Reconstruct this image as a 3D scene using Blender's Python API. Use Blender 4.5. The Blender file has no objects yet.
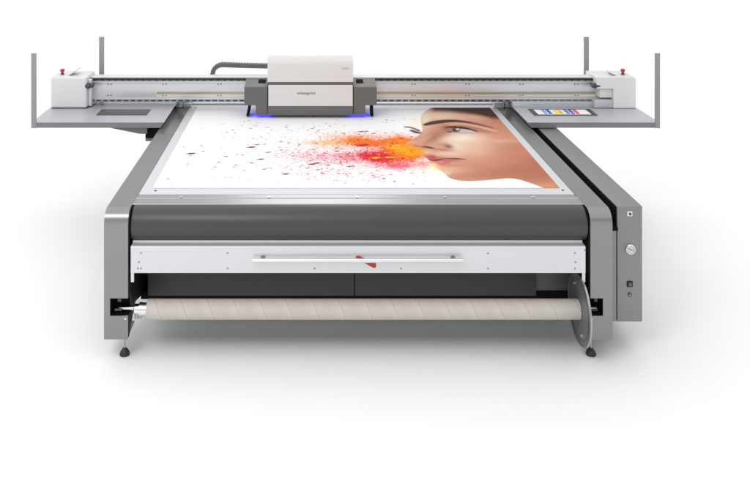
import bpy, bmesh, math, random
import numpy as np
from mathutils import Vector, Matrix
random.seed(7)
scene = bpy.context.scene
COL = scene.collection
PI = math.pi

# ------------------------------------------------------------------ survey helpers (measurements -> metres)
EYE = 3.21
F = 800.0
def X(px, d): return (px - 311.0) * d / F
def Z(py, d): return EYE - (py + 98.0) * d / F
HT = 1.042                                  # top of table and rails
def DT(py, z=HT): return (EYE - z) * F / (py + 98.0)     # distance of a point seen at row py lying at height z

# ------------------------------------------------------------------ materials
def s2l(c):
    return tuple(((v/255.0)/12.92 if v/255.0 <= 0.04045 else (((v/255.0)+0.055)/1.055)**2.4) for v in c)

def mat(name, col, rough=0.5, metal=0.0, var=0.04, scale=6.0, bump=0.0, bscale=200.0, coat=0.0, stretch=(1,1,1), rvar=0.06, spec=0.5):
    m = bpy.data.materials.new(name); m.use_nodes = True
    nt = m.node_tree; b = nt.nodes['Principled BSDF']
    b.inputs['Metallic'].default_value = metal
    b.inputs['Coat Weight'].default_value = coat
    b.inputs['Specular IOR Level'].default_value = spec
    tc = nt.nodes.new('ShaderNodeTexCoord'); mp = nt.nodes.new('ShaderNodeMapping')
    mp.inputs['Scale'].default_value = stretch
    nt.links.new(tc.outputs['Object'], mp.inputs['Vector'])
    n = nt.nodes.new('ShaderNodeTexNoise'); n.inputs['Scale'].default_value = scale; n.inputs['Detail'].default_value = 6
    nt.links.new(mp.outputs['Vector'], n.inputs['Vector'])
    cr = nt.nodes.new('ShaderNodeMapRange')
    cr.inputs['To Min'].default_value = 1-var; cr.inputs['To Max'].default_value = 1+var
    nt.links.new(n.outputs['Fac'], cr.inputs['Value'])
    mx = nt.nodes.new('ShaderNodeMix'); mx.data_type = 'RGBA'; mx.blend_type = 'MULTIPLY'
    mx.inputs['Factor'].default_value = 1
    mx.inputs[6].default_value = (*col, 1)
    nt.links.new(cr.outputs['Result'], mx.inputs[7])
    nt.links.new(mx.outputs[2], b.inputs['Base Color'])
    rr = nt.nodes.new('ShaderNodeMapRange')
    rr.inputs['To Min'].default_value = max(0.02, rough-rvar); rr.inputs['To Max'].default_value = min(1, rough+rvar)
    nt.links.new(n.outputs['Fac'], rr.inputs['Value']); nt.links.new(rr.outputs['Result'], b.inputs['Roughness'])
    if bump > 0:
        n2 = nt.nodes.new('ShaderNodeTexNoise'); n2.inputs['Scale'].default_value = bscale; n2.inputs['Detail'].default_value = 3
        nt.links.new(mp.outputs['Vector'], n2.inputs['Vector'])
        bp = nt.nodes.new('ShaderNodeBump'); bp.inputs['Strength'].default_value = bump; bp.inputs['Distance'].default_value = 0.002
        nt.links.new(n2.outputs['Fac'], bp.inputs['Height']); nt.links.new(bp.outputs['Normal'], b.inputs['Normal'])
    return m

M = {}
M['metal']  = mat('grey_metal', (0.275,0.275,0.275), 0.27, 0.85, 0.04, 2.0, rvar=0.02)
M['cabinet']= mat('cabinet_metal', (0.265,0.265,0.265), 0.45, 0.75, 0.04, 2.0, rvar=0.03)
M['trim']   = mat('brushed_trim', (0.40,0.40,0.405), 0.33, 0.95, 0.06, 5.0, stretch=(0.3,8,8))
M['silver'] = mat('silver_anodised', (0.66,0.67,0.70), 0.42, 0.55, 0.03, 4.0)
M['tray']   = mat('tray_metal', (0.57,0.575,0.61), 0.40, 0.6, 0.04, 3.0)
M['post']   = mat('post_grey', (0.30,0.305,0.30), 0.5, 0.35, 0.03, 4.0)
M['white']  = mat('white_enamel', (0.71,0.70,0.70), 0.42, 0.0, 0.015, 2.0)
M['white2'] = mat('cover_white', (0.665,0.65,0.64), 0.38, 0.0, 0.015, 2.0)
M['panel']  = mat('front_panel_aluminium', (0.655,0.66,0.675), 0.30, 0.45, 0.02, 2.0)
M['bed']    = mat('bed_plate', (0.60,0.61,0.63), 0.5, 0.1, 0.02, 2.0)
M['dark']   = mat('dark_grey_cover', (0.125,0.12,0.117), 0.5, 0.1, 0.05, 4.0, 0.05, 300)
M['dark2']  = mat('underframe_dark', (0.068,0.068,0.070), 0.45, 0.2, 0.06, 3.0)
M['darkgrey']= mat('underframe_grey', (0.15,0.15,0.153), 0.5, 0.2, 0.06, 3.0)
M['roller'] = mat('roller_rubber', (0.046,0.046,0.048), 0.38, 0.0, 0.05, 3.0, 0.05, 400, stretch=(0.2,1,1))
M['tray_lip'] = mat('tray_lip_grey', (0.21,0.215,0.215), 0.5, 0.35, 0.03, 4.0)
M['rivet']  = mat('rivet_steel', (0.22,0.22,0.23), 0.5, 0.3)
M['black']  = mat('black_plastic', (0.010,0.010,0.011), 0.5, 0.0, 0.15, 5.0)
M['slot']   = mat('slot_black', (0.006,0.006,0.006), 0.85, 0.0, 0.1, 5.0, spec=0.15)
M['rubber'] = mat('foot_rubber', (0.02,0.02,0.02), 0.55, 0.0, 0.15, 9.0)
M['chrome'] = mat('chrome', (0.80,0.80,0.81), 0.18, 1.0, 0.02, 5.0)
M['flange'] = mat('flange_metal', (0.24,0.24,0.24), 0.42, 0.5, 0.05, 4.0)
M['steel']  = mat('steel', (0.42,0.42,0.42), 0.3, 0.95, 0.08, 8.0)
M['red']    = mat('red_plastic', (0.42,0.03,0.02), 0.4)
M['emblem'] = mat('emblem_red', (0.42,0.035,0.018), 0.5)
M['greytext'] = mat('grey_print', (0.22,0.22,0.22), 0.6)
M['palegrey'] = mat('pale_grey_print', (0.55,0.53,0.53), 0.6)
M['redtext']  = mat('red_print', (0.60,0.02,0.04), 0.6)
M['strip']  = mat('encoder_strip', (0.42,0.37,0.27), 0.35, 0.6, 0.25, 3.0, stretch=(0.6,1,1))
M['strip2'] = mat('guide_strip', (0.70,0.64,0.54), 0.35, 0.4, 0.12, 2.0, stretch=(0.4,1,1))
M['screen'] = mat('dark_screen', (0.075,0.08,0.09), 0.35, 0.2, 0.03, 2.0)
M['paper']  = mat('label_paper', (0.80,0.79,0.75), 0.6)
for nm, c in (('blue',(0.04,0.09,0.50)),('cyan',(0.22,0.34,0.62)),('yellow',(0.85,0.66,0.08)),('amber',(0.70,0.50,0.10)),('magenta',(0.62,0.08,0.16)),('slate',(0.12,0.20,0.40))):
    M['cap_'+nm] = mat('ink_cap_'+nm, c, 0.4)

def emissive(name, col, s):
    m = bpy.data.materials.new(name); m.use_nodes = True
    nt = m.node_tree; b = nt.nodes['Principled BSDF']
    b.inputs['Base Color'].default_value = (*col,1)
    b.inputs['Emission Color'].default_value = (*col,1); b.inputs['Emission Strength'].default_value = s
    return m
M['uv'] = emissive('uv_light', (0.05,0.03,1.0), 1.5)

def dashes(name, base, dark, pitch, duty, zlo, zhi, metal, rough):
    # a rail with a row of slots: dark where the slot is, in the rail's own coordinates
    m = bpy.data.materials.new(name); m.use_nodes = True
    nt = m.node_tree; b = nt.nodes['Principled BSDF']; N = nt.nodes.new; L = nt.links.new
    b.inputs['Metallic'].default_value = metal; b.inputs['Roughness'].default_value = rough
    tc = N('ShaderNodeTexCoord'); sp = N('ShaderNodeSeparateXYZ'); L(tc.outputs['Object'], sp.inputs[0])
    def ma(op, a, v):
        n = N('ShaderNodeMath'); n.operation = op; L(a, n.inputs[0])
        if isinstance(v, (int,float)): n.inputs[1].default_value = v
        else: L(v, n.inputs[1])
        return n.outputs[0]
    fr = ma('FRACT', ma('DIVIDE', ma('ADD', sp.outputs['X'], 100.0), pitch), 0)
    k = ma('LESS_THAN', fr, duty)
    k = ma('MULTIPLY', k, ma('GREATER_THAN', sp.outputs['Z'], zlo)); k = ma('MULTIPLY', k, ma('LESS_THAN', sp.outputs['Z'], zhi))
    mx = N('ShaderNodeMix'); mx.data_type='RGBA'; L(k, mx.inputs['Factor'])
    mx.inputs[6].default_value = (*base,1); mx.inputs[7].default_value = (*dark,1); L(mx.outputs[2], b.inputs['Base Color'])
    L(ma('SUBTRACT', ma('MULTIPLY', k, -metal), -metal), b.inputs['Metallic'])
    return m
M['slots'] = dashes('slotted_rail', (0.36,0.36,0.37), (0.02,0.02,0.02), 0.0705, 0.66, 0.007, 0.020, 0.7, 0.4)
M['notches'] = dashes('notched_groove', (0.11,0.11,0.11), (0.42,0.42,0.43), 0.0705, 0.6, 0.003, 0.013, 0.4, 0.4)

# cardboard with a helical seam round the X axis
def cardboard():
    m = bpy.data.materials.new('cardboard'); m.use_nodes = True
    nt = m.node_tree; b = nt.nodes['Principled BSDF']; N = nt.nodes.new; L = nt.links.new
    b.inputs['Roughness'].default_value = 0.75
    tc = N('ShaderNodeTexCoord'); sp = N('ShaderNodeSeparateXYZ'); L(tc.outputs['Object'], sp.inputs[0])
    at = N('ShaderNodeMath'); at.operation = 'ARCTAN2'; L(sp.outputs['Y'], at.inputs[0]); L(sp.outputs['Z'], at.inputs[1])
    d1 = N('ShaderNodeMath'); d1.operation = 'DIVIDE'; L(at.outputs[0], d1.inputs[0]); d1.inputs[1].default_value = 2*PI
    d2 = N('ShaderNodeMath'); d2.operation = 'DIVIDE'; L(sp.outputs['X'], d2.inputs[0]); d2.inputs[1].default_value = 0.185
    ad = N('ShaderNodeMath'); ad.operation = 'ADD'; L(d1.outputs[0], ad.inputs[0]); L(d2.outputs[0], ad.inputs[1])
    fr = N('ShaderNodeMath'); fr.operation = 'FRACT'; L(ad.outputs[0], fr.inputs[0])
    ramp = N('ShaderNodeValToRGB'); L(fr.outputs[0], ramp.inputs[0])
    e = ramp.color_ramp.elements
    base = (0.535,0.50,0.455); dk = (0.36,0.32,0.285)
    e[0].position = 0.0; e[0].color = (*dk,1); e[1].position = 0.022; e[1].color = (*base,1)
    x = e.new(0.985); x.color = (0.56,0.525,0.48,1); x = e.new(1.0); x.color = (*dk,1)
    x = e.new(0.55); x.color = (0.515,0.48,0.435,1)
    n = N('ShaderNodeTexNoise'); n.inputs['Scale'].default_value = 25; n.inputs['Detail'].default_value = 8
    L(tc.outputs['Object'], n.inputs['Vector'])
    mr = N('ShaderNodeMapRange'); mr.inputs['To Min'].default_value = 0.94; mr.inputs['To Max'].default_value = 1.05; L(n.outputs['Fac'], mr.inputs['Value'])
    mx = N('ShaderNodeMix'); mx.data_type='RGBA'; mx.blend_type='MULTIPLY'; mx.inputs['Factor'].default_value=1
    L(ramp.outputs[0], mx.inputs[6]); L(mr.outputs[0], mx.inputs[7]); L(mx.outputs[2], b.inputs['Base Color'])
    return m
M['card'] = cardboard()

# ------------------------------------------------------------------ mesh builder
class MB:
    def __init__(s): s.bm = bmesh.new()
    def box(s, x0,x1,y0,y1,z0,z1, bev=0.0, seg=2):
        r = bmesh.ops.create_cube(s.bm, size=1.0)
        vs = r['verts']
        for v in vs:
            v.co = Vector(((x0+x1)/2+v.co.x*(x1-x0), (y0+y1)/2+v.co.y*(y1-y0), (z0+z1)/2+v.co.z*(z1-z0)))
        if bev > 0:
            es = list({e for v in vs for e in v.link_edges})
            bmesh.ops.bevel(s.bm, geom=es, offset=bev, segments=seg, affect='EDGES', profile=0.5)
        return s
    def prism(s, pts, axis, lo, hi):
        """pts: 2D outline; axis 'X': pts are (y,z); 'Y': (x,z); 'Z': (x,y)."""
        def mk(p, t):
            return {'X':(t,p[0],p[1]), 'Y':(p[0],t,p[1]), 'Z':(p[0],p[1],t)}[axis]
        a = [s.bm.verts.new(mk(p,lo)) for p in pts]; b = [s.bm.verts.new(mk(p,hi)) for p in pts]
        n = len(pts)
        s.bm.faces.new(a); s.bm.faces.new(b[::-1])
        for i in range(n): s.bm.faces.new((a[i], b[i], b[(i+1)%n], a[(i+1)%n]))
        return s
    def cyl(s, c, r, h, axis='Z', n=32, r2=None, bev=0.0):
        rot = {'Z':Matrix.Identity(4), 'X':Matrix.Rotation(PI/2,4,'Y'), 'Y':Matrix.Rotation(-PI/2,4,'X')}[axis]
        g = bmesh.ops.create_cone(s.bm, cap_ends=True, segments=n, radius1=r, radius2=r if r2 is None else r2, depth=h, matrix=Matrix.Translation(c)@rot)
        if bev > 0:
            es = [e for e in {e for v in g['verts'] for e in v.link_edges} if any(len(f.verts) > 4 for f in e.link_faces)]
            bmesh.ops.bevel(s.bm, geom=es, offset=bev, segments=3, affect='EDGES', profile=0.5)
        return s
    def lathe(s, c, prof, axis='Z', n=32):
        """prof: list of (radius, height) revolved about axis."""
        rings = []
        for r, h in prof:
            ring = []
            for k in range(n):
                a = 2*PI*k/n; u, v = r*math.cos(a), r*math.sin(a)
                p = {'Z':(u,v,h), 'X':(h,u,v), 'Y':(u,h,v)}[axis]
                ring.append(s.bm.verts.new(Vector(c)+Vector(p)))
            rings.append(ring)
        for a, b in zip(rings, rings[1:]):
            for k in range(n): s.bm.faces.new((a[k], a[(k+1)%n], b[(k+1)%n], b[k]))
        s.bm.faces.new(rings[0][::-1]); s.bm.faces.new(rings[-1])
        return s
    def build(s, name, m, parent=None, smooth=True, origin=None):
        bm = s.bm
        bmesh.ops.recalc_face_normals(bm, faces=bm.faces)
        # put each mesh's origin at its own centre-bottom
        vs = [v.co for v in bm.verts]
        if origin is None:
            o = Vector(((min(v.x for v in vs)+max(v.x for v in vs))/2, (min(v.y for v in vs)+max(v.y for v in vs))/2, min(v.z for v in vs)))
        else: o = Vector(origin)
        bmesh.ops.translate(bm, verts=bm.verts, vec=-o)
        if smooth:
            for f in bm.faces: f.smooth = True
            for e in bm.edges:
                if len(e.link_faces) == 2 and e.calc_face_angle(0) > math.radians(32): e.smooth = False
        me = bpy.data.meshes.new(name); bm.to_mesh(me); bm.free()
        me.materials.append(m)
        ob = bpy.data.objects.new(name, me); COL.objects.link(ob)
        if parent is not None:
            base = Vector((0,0,0)); p = parent
            while p is not None: base += p.location; p = p.parent
            ob.parent = parent; ob.location = o - base
        else: ob.location = o
        return ob

def tag(o, label=None, cat=None, group=None, kind=None):
    if label: o['label'] = label
    if cat: o['category'] = cat
    if group: o['group'] = group
    if kind: o['kind'] = kind

def box(name, m, parent, x0,x1,y0,y1,z0,z1, bev=0.002):
    return MB().box(x0,x1,y0,y1,z0,z1,bev).build(name, m, parent)

# ------------------------------------------------------------------ floor
def floor():
    m = bpy.data.materials.new('studio_floor'); m.use_nodes = True
    nt = m.node_tree; b = nt.nodes['Principled BSDF']
    b.inputs['Roughness'].default_value = 0.8; b.inputs['Specular IOR Level'].default_value = 0.1
    n = nt.nodes.new('ShaderNodeTexNoise'); n.inputs['Scale'].default_value = 0.4
    tc = nt.nodes.new('ShaderNodeTexCoord'); nt.links.new(tc.outputs['Object'], n.inputs['Vector'])
    r = nt.nodes.new('ShaderNodeMapRange'); r.inputs['To Min'].default_value = 0.875; r.inputs['To Max'].default_value = 0.90
    nt.links.new(n.outputs['Fac'], r.inputs['Value']); nt.links.new(r.outputs[0], b.inputs['Base Color'])
    bm = bmesh.new(); bmesh.ops.create_grid(bm, x_segments=8, y_segments=8, size=150)
    me = bpy.data.meshes.new('floor'); bm.to_mesh(me); bm.free(); me.materials.append(m)
    o = bpy.data.objects.new('floor', me); COL.objects.link(o); tag(o, kind='structure')
floor()

# ------------------------------------------------------------------ the printer
Y0 = 5.605
XL0, XL1 = -1.450, -1.282      # left upright
XR0, XR1 = 1.958, 2.112        # right upright
YB = 8.75                      # rear of the machine
root = bpy.data.objects.new('flatbed_printer', None); COL.objects.link(root)
root.location = (0.33, 7.2, 0)
tag(root, 'large grey and white flatbed printer with a wide gantry over its table', 'printer')
P = root

R = 0.09
def rail_profile(t=0.0):
    pts = []
    for k in range(13):
        a = PI - (PI/2)*k/12
        pts.append((Y0+R+R*math.cos(a), HT-R+R*math.sin(a)))
    return pts

def upright(xa, xb, inner_left):
    """leg and rail bent from one sheet: front face, rounded shoulder, rail running back; with the notch for the roll bearing."""
    z0 = 0.145
    nz0, nz1 = 0.310, 0.433
    b = MB()
    t = 0.006
    if inner_left: na, nb = -1.408, xb      # notch opens to the inner side (left upright)
    else: na, nb = xa, 2.046
    # front plate below the shoulder with a notch
    if inner_left:
        out = [(xa,z0),(xb,z0),(xb,nz0),(na,nz0),(na,nz1),(xb,nz1),(xb,HT-R),(xa,HT-R)]
    else:
        out = [(xa,z0),(xb,z0),(xb,HT-R),(xa,HT-R),(xa,nz1),(nb,nz1),(nb,nz0),(xa,nz0)]
    b.prism(out, 'Y', Y0, Y0+t)
    # shoulder + rail as bent plate profile
    arc = rail_profile()
    inn = [(y if y < Y0+R-1e-6 else y, z) for y, z in arc]
    prof = arc + [(YB,HT)] + [(YB,HT-t)] + [(Y0+R, HT-t)]
    r2 = R - t
    for k in range(1,13):
        a = PI/2 + (PI/2)*k/12
        prof.append((Y0+R+r2*math.cos(a), HT-R+r2*math.sin(a)))
    b.prism(prof, 'X', xa, xb)
    # outer cheek
    xo = (xa, xa+t) if inner_left else (xb-t, xb)
    ch = [(Y0+t+0.001, z0), (Y0+0.24, z0), (Y0+0.24, 0.62), (YB-0.02, 0.62), (YB-0.02, HT-t-0.001), (Y0+R, HT-t-0.001), (Y0+t+0.001, HT-R)]
    b.prism(ch, 'X', *xo)
    # base flange
    b.box(xa+t, xb-t, Y0+t, Y0+0.24, z0, z0+t)
    ob = b.build('side_frame', M['metal'], P)
    # black inner cheek: wide above, tapering down to the foot
    xi = (xb-0.004, xb+0.004) if inner_left else (xa-0.004, xa+0.004)
    ck = [(Y0+0.010,z0+0.01),(Y0+0.05,z0+0.03),(5.79,0.29),(5.80,0.43),(6.05,0.60),(6.30,0.60),(6.30,0.94),(Y0+0.010,0.94)]
    if True:
        # bearing slot left open at the front
        ck = [(Y0+0.010,z0+0.01),(Y0+0.03,z0+0.02),(5.79,0.29),(5.83,0.30),(6.30,0.17),(6.30,0.94),(Y0+0.010,0.94),(Y0+0.010,nz1+0.002),(Y0+0.075,nz1+0.002),(Y0+0.075,nz0-0.002),(Y0+0.010,nz0-0.002)]
    MB().prism(ck, 'X', *xi).build('side_plate', M['black'], ob)
    # bearing pocket behind the notch
    pa, pb = (na-0.004, xb-0.006) if inner_left else (xa+0.006, nb+0.004)
    bk = MB()
    bk.box(pa, pb, Y0+0.10, Y0+0.105, nz0-0.02, nz1+0.02)
    bk.box(pa, pb, Y0+0.008, Y0+0.10, nz0-0.008, nz0-0.002)
    bk.box(pa, pb, Y0+0.008, Y0+0.10, nz1+0.002, nz1+0.008)
    s = pa if inner_left else pb
    bk.box(s-0.003, s+0.003, Y0+0.008, Y0+0.10, nz0-0.008, nz1+0.008)
    bk.build('bearing_pocket', M['slot'], ob)
    # clamp parts and bolts in the pocket
    cl = MB()
    cx = (pa+pb)/2
    cl.box(cx-0.012, cx+0.012, Y0+0.03, Y0+0.055, nz1-0.040, nz1-0.006, 0.002)
    cl.build('bearing_clamp', M['dark2'], ob)
    MB().cyl((cx-0.01, Y0+0.045, nz0+0.02), 0.010, 0.05, 'X').build('clamp_bolt', M['dark2'], ob)
    sx = xb-0.018 if inner_left else xa+0.012
    MB().cyl((sx, Y0-0.002, nz0-0.018), 0.007, 0.006, 'Y', 16).build('screw', M['chrome' if inner_left else 'steel'], ob)
    # side seam on the outer edge
    return ob

sfl = upright(XL0, XL1, True)
sfr = upright(XR0, XR1, False)

def foot(cx, cy, z1=0.147):
    f = MB().lathe((cx,cy,0), [(0.028,0.0),(0.0355,0.003),(0.036,0.012),(0.030,0.026),(0.017,0.044),(0.012,0.050)], n=28).build('foot', M['rubber'], P)
    st = MB().cyl((cx,cy,0.050+(z1-0.050)/2), 0.0075, z1-0.050, n=16)
    st.cyl((cx,cy,z1-0.012), 0.016, 0.010, n=6)
    st.build('foot_stem', M['steel'], f)
foot(X(124.3,5.66), 5.672); foot(X(591.5,5.66), 5.672)
foot(-1.33, 8.5); foot(2.0, 8.5)
for xa, xb in ((XL0+0.01,XL1-0.01),(XR0+0.01,XR1-0.01)):
    box('rear_leg', M['metal'], P, xa, xb, 8.36, 8.62, 0.147, HT-0.008)

# black gap between rail and cabinet
CX0, CX1 = 2.180, 2.362
gap = MB().box(XR1+0.001, CX0-0.001, Y0+0.075, YB, 0.875, 0.895)
gap.box(XR1+0.001, XR1+0.004, Y0+R+0.01, YB-0.03, 0.70, HT-0.012)
gap.build('cable_gap', M['slot'], P)

# control cabinet on the right
CY0 = 5.700; CT = 1.0435; CB = 0.2175
cab = MB().box(CX0, CX1, CY0, YB-0.05, CB, CT, 0.008, 3).build('control_cabinet', M['cabinet'], P)
box('inner_skin', M['slot'], cab, CX0-0.003, CX0-0.0005, CY0+0.012, YB-0.06, 0.80, CT-0.009, 0)
box('joining_plate', M['cabinet'], cab, XR1+0.001, CX0-0.004, CY0+0.004, CY0+0.012, CB+0.002, 0.893, 0)
cx = X(629.7, CY0)
# key lock
k = MB().box(cx-0.018, cx+0.018, CY0-0.004, CY0+0.002, Z(213.5,CY0)-0.018, Z(213.5,CY0)+0.018, 0.002).build('lock', M['chrome'], cab)
MB().cyl((cx+0.001, CY0-0.006, Z(213.7,CY0)), 0.010, 0.006, 'Y', 20).build('lock_cylinder', M['dark2'], k)
# pressure gauge
gz = Z(248.6, CY0)
g = MB().lathe((cx,CY0,gz), [(0.036,0.0),(0.036,-0.018),(0.033,-0.022),(0.029,-0.022),(0.028,-0.016)], 'Y', 36).build('pressure_gauge', M['chrome'], cab)
MB().cyl((cx,CY0-0.0175,gz), 0.0275, 0.002, 'Y', 32).build('dial', M['bed'], g)
nd = MB()
for a, ln in ((2.6,0.022),(-0.35,0.020)):
    c0 = Vector((cx,CY0-0.0195,gz)); d = Vector((math.cos(a),0,math.sin(a))); q = Vector((-d.z,0,d.x))*0.0022
    pts = [c0-q, c0+q, c0+d*ln+q*0.4, c0+d*ln-q*0.4]
    nd.prism([(p.x,p.z) for p in pts], 'Y', CY0-0.0205, CY0-0.0190)
for kk in range(9):
    a = -0.7+kk*(PI+1.4)/8
    nd.box(cx+0.0235*math.cos(a)-0.0012, cx+0.0235*math.cos(a)+0.0012, CY0-0.0200, CY0-0.0188, gz+0.0235*math.sin(a)-0.0012, gz+0.0235*math.sin(a)+0.0012)
nd.build('gauge_needle', M['dark2'], g)
# main switch and push button
sz = Z(284, CY0)
sw = MB().box(cx-0.021, cx+0.021, CY0-0.008, CY0+0.002, sz-0.021, sz+0.021, 0.006).build('main_switch', M['black'], cab)
box('switch_rocker', M['dark'], sw, cx-0.012, cx+0.012, CY0-0.013, CY0-0.0065, sz-0.012, sz+0.012, 0.003)
bz = Z(294.7, CY0)
pb = MB().lathe((cx,CY0,bz), [(0.014,0.0),(0.014,-0.006),(0.009,-0.008),(0.0085,-0.004)], 'Y', 24).build('push_button', M['dark2'], cab)
MB().cyl((cx,CY0-0.006,bz), 0.008, 0.004, 'Y', 20).build('button_cap', M['cabinet'], pb)

# roller across the front
RX0, RX1 = XL1+0.016, XR0-0.012
rc = (0, 5.733, 0.917)
MB().cyl(((RX0+RX1)/2, rc[1], rc[2]), 0.1205, RX1-RX0, 'X', 96, bev=0.006).build('belt_roller', M['roller'], P)
for xa, xb in ((XL1+0.001, RX0-0.003),(RX1+0.003, XR0-0.001)):
    MB().cyl(((xa+xb)/2, rc[1], rc[2]), 0.118, xb-xa, 'X', 64).build('roller_bearing', M['slot'], P)

# extruded trim between roller and bed
YA, YT, YE = DT(204.0), DT(194.0), DT(108.0)
bt = MB()
ix0, ix1 = XL1+0.001, XR0-0.001
prof = [(YA,HT-0.016),(YA,HT-0.004),(YA+0.004,HT),(5.842,HT),(5.846,HT-0.005),(5.852,HT-0.005),(5.862,HT+0.002),(5.878,HT+0.002),(5.884,HT-0.004),(YT-0.002,HT-0.004),(YT-0.002,HT-0.03),(YA+0.06,HT-0.03)]
trim = bt.prism(prof, 'X', ix0, ix1).build('front_trim', M['trim'], P)
for px in (181, 269, 357, 445, 533):
    MB().cyl((X(px,5.868), 5.868, HT+0.004), 0.013, 0.004, 'Z', 20).build('trim_screw', M['chrome'], trim)

# vacuum bed
bed = MB().box(ix0, ix1, YT, 8.55, HT-0.05, HT-0.002, 0.002).build('vacuum_bed', M['bed'], P)
for (px,py) in ((155.5,190.5),(563,190),(195.5,107.2)):
    d = DT(py); MB().cyl((X(px,d), d, HT-0.001), 0.010, 0.004, 'Z', 16).build('bed_screw', M['dark2'], bed)
box('rear_gap_strip', M['slot'], P, X(192,8.565), X(493,8.565), 8.551, 8.60, HT-0.05, HT-0.012, 0)
box('rear_crossbar', M['white'], P, ix0+0.0005, ix1-0.0005, 8.602, 8.90, HT-0.06, HT+0.004, 0.003)
# bed stiffener body beneath (dark)
box('under_frame', M['dark2'], P, ix0+0.012, ix1-0.012, 6.32, 8.5, 0.30, HT-0.055, 0.004)

# front bar panel
pf = 5.588
px0, px1 = X(130.7,pf), X(585.5,pf)
zt, zb = Z(246.7,pf), Z(273,pf)
prof = [(pf,zb),(pf,zt-0.003),(pf+0.003,zt),(5.694,zt),(5.694,zb)]
fp = MB().prism(prof, 'X', px0, px1).build('front_bar', M['panel'], P)
box('top_band', M['panel'], fp, px0+0.001, px1-0.001, pf+0.006, 5.648, zt+0.0005, zt+0.0035, 0)
MB().prism([(5.6485,zt),(5.6485,zt+0.002),(5.659,zt+0.0135),(5.6635,zt+0.0145),(5.6635,zt)],'X',px0,px1).build('top_edge', M['white'], fp)
for a, b in ((px0, px0+0.022),(px1-0.022, px1)):
    box('end_tab', M['panel'], fp, a, b, pf+0.004, pf+0.012, zb-0.066, zb-0.0005, 0.001)
dots = [(141,253),(139,262),(141,268.5),(138,268.5),(227.6,253),(227.6,268.5),(314.5,268.5),(401,268.5),(488,253.4),(488,268.5),(575,253),(575.5,262),(575,268.5),(585,250)]
for (a,b) in dots:
    MB().cyl((X(a,pf), pf-0.0005, Z(b,pf)), 0.0058, 0.003, 'Y', 14).build('rivet', M['rivet'], fp)
# pull handle
hy = 5.541
hz = Z(260.6, hy)
hb = MB().cyl(((X(252.5,hy)+X(464,hy))/2, hy, hz), 0.0145, X(464,hy)-X(252.5,hy), 'X', 32, bev=0.002).build('pull_handle', M['chrome'], fp)
for p in (262.6, 454):
    MB().cyl((X(p,hy), (hy+pf)/2, hz), 0.010, pf-hy, 'Y', 20).cyl((X(p,hy), pf-0.004, hz), 0.017, 0.008, 'Y', 24).build('handle_post', M['steel'], hb)
# red emblem on the bar
ew = [(355.4,257.2),(356.8,256.0),(359,255.8),(362.5,257.4),(375.8,262.8),(376.2,266.2),(374.8,267.9),(372.8,267.5),(366.0,263.7),(358.0,259.0)]
em = MB().prism([(X(a,pf), Z(b,pf)) for a,b in ew], 'Y', pf-0.0035, pf-0.0005).build('arrow_emblem', M['emblem'], fp)

# lower body behind the roll
bd = 5.96
z0b = 0.275
seam = X(354.5, bd)
box('base_panel', M['dark2'], P, X(148,bd), seam-0.003, bd, bd+0.02, z0b, 0.74, 0.002)
box('base_panel', M['dark2'], P, seam+0.003, X(536,bd), bd, bd+0.02, z0b, 0.74, 0.002)
box('base_end_panel', M['darkgrey'], P, X(536.6,bd), XR0-0.01, bd+0.03, bd+0.05, z0b, 0.74, 0.002)
box('base_beam', M['slot'], P, XL1+0.01, XR0-0.01, bd+0.021, 6.30, z0b-0.035, 0.299, 0.002)

# roll holder: shafts, chuck, flange
ry = 5.665; rz = 0.327; rr = 0.0675
ch = MB()
ch.lathe((0,ry,rz+0.006), [(0.010,X(118,ry)),(0.014,X(119,ry)),(0.017,X(134,ry))], 'X', 24)
ch.lathe((0,ry,rz), [(0.030,X(134.2,ry)),(0.036,X(135,ry)),(0.036,X(139.5,ry)),(0.046,X(139.6,ry)),(0.046,X(142,ry)),(0.044,X(143,ry)),(0.044,X(148.2,ry))], 'X', 40)
chk = ch.build('roll_chuck', M['chrome'], P)
kn = MB()
for q in (136, 138.5, 141):
    kn.cyl((X(q,ry), ry-0.02, rz-0.046), 0.006, 0.02, 'Z', 12)
kn.build('chuck_bolt', M['steel'], chk)
fx = X(579.5, ry)
fr = 0.243; fz = rz+0.002
def ring(b, x0, x1, ro, ri, n=72):
    vs = []
    for x, r in ((x0,ro),(x1,ro),(x1,ri),(x0,ri)):
        vs.append([b.bm.verts.new((x, ry+r*math.cos(2*PI*k/n), fz+r*math.sin(2*PI*k/n))) for k in range(n)])
    for i in range(4):
        a, c = vs[i], vs[(i+1)%4]
        for k in range(n): b.bm.faces.new((a[k],a[(k+1)%n],c[(k+1)%n],c[k]))
fl = MB(); ring(fl, fx-0.004, fx+0.004, fr-0.012, 0.03)
flg = fl.build('roll_flange', M['flange'], P)
rm = MB(); ring(rm, fx-0.007, fx+0.006, fr, fr-0.011)
rm.build('flange_rim', M['steel'], flg)
rm = MB(); ring(rm, fx-0.0055, fx-0.0042, fr-0.040, fr-0.043)
rm.build('flange_groove', M['dark2'], flg)
for a in (math.radians(53), math.radians(-107)):
    cyq = ry+0.172*math.cos(a); czq = fz+0.172*math.sin(a)
    MB().cyl((fx-0.008, cyq, czq), 0.015, 0.010, 'X', 20).build('flange_bolt', M['chrome'], flg)
MB().lathe((0,ry,fz), [(0.05,fx+0.006),(0.05,fx+0.02),(0.022,fx+0.024),(0.020,XR0+0.06)], 'X', 28).build('flange_shaft', M['steel'], flg)

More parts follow.
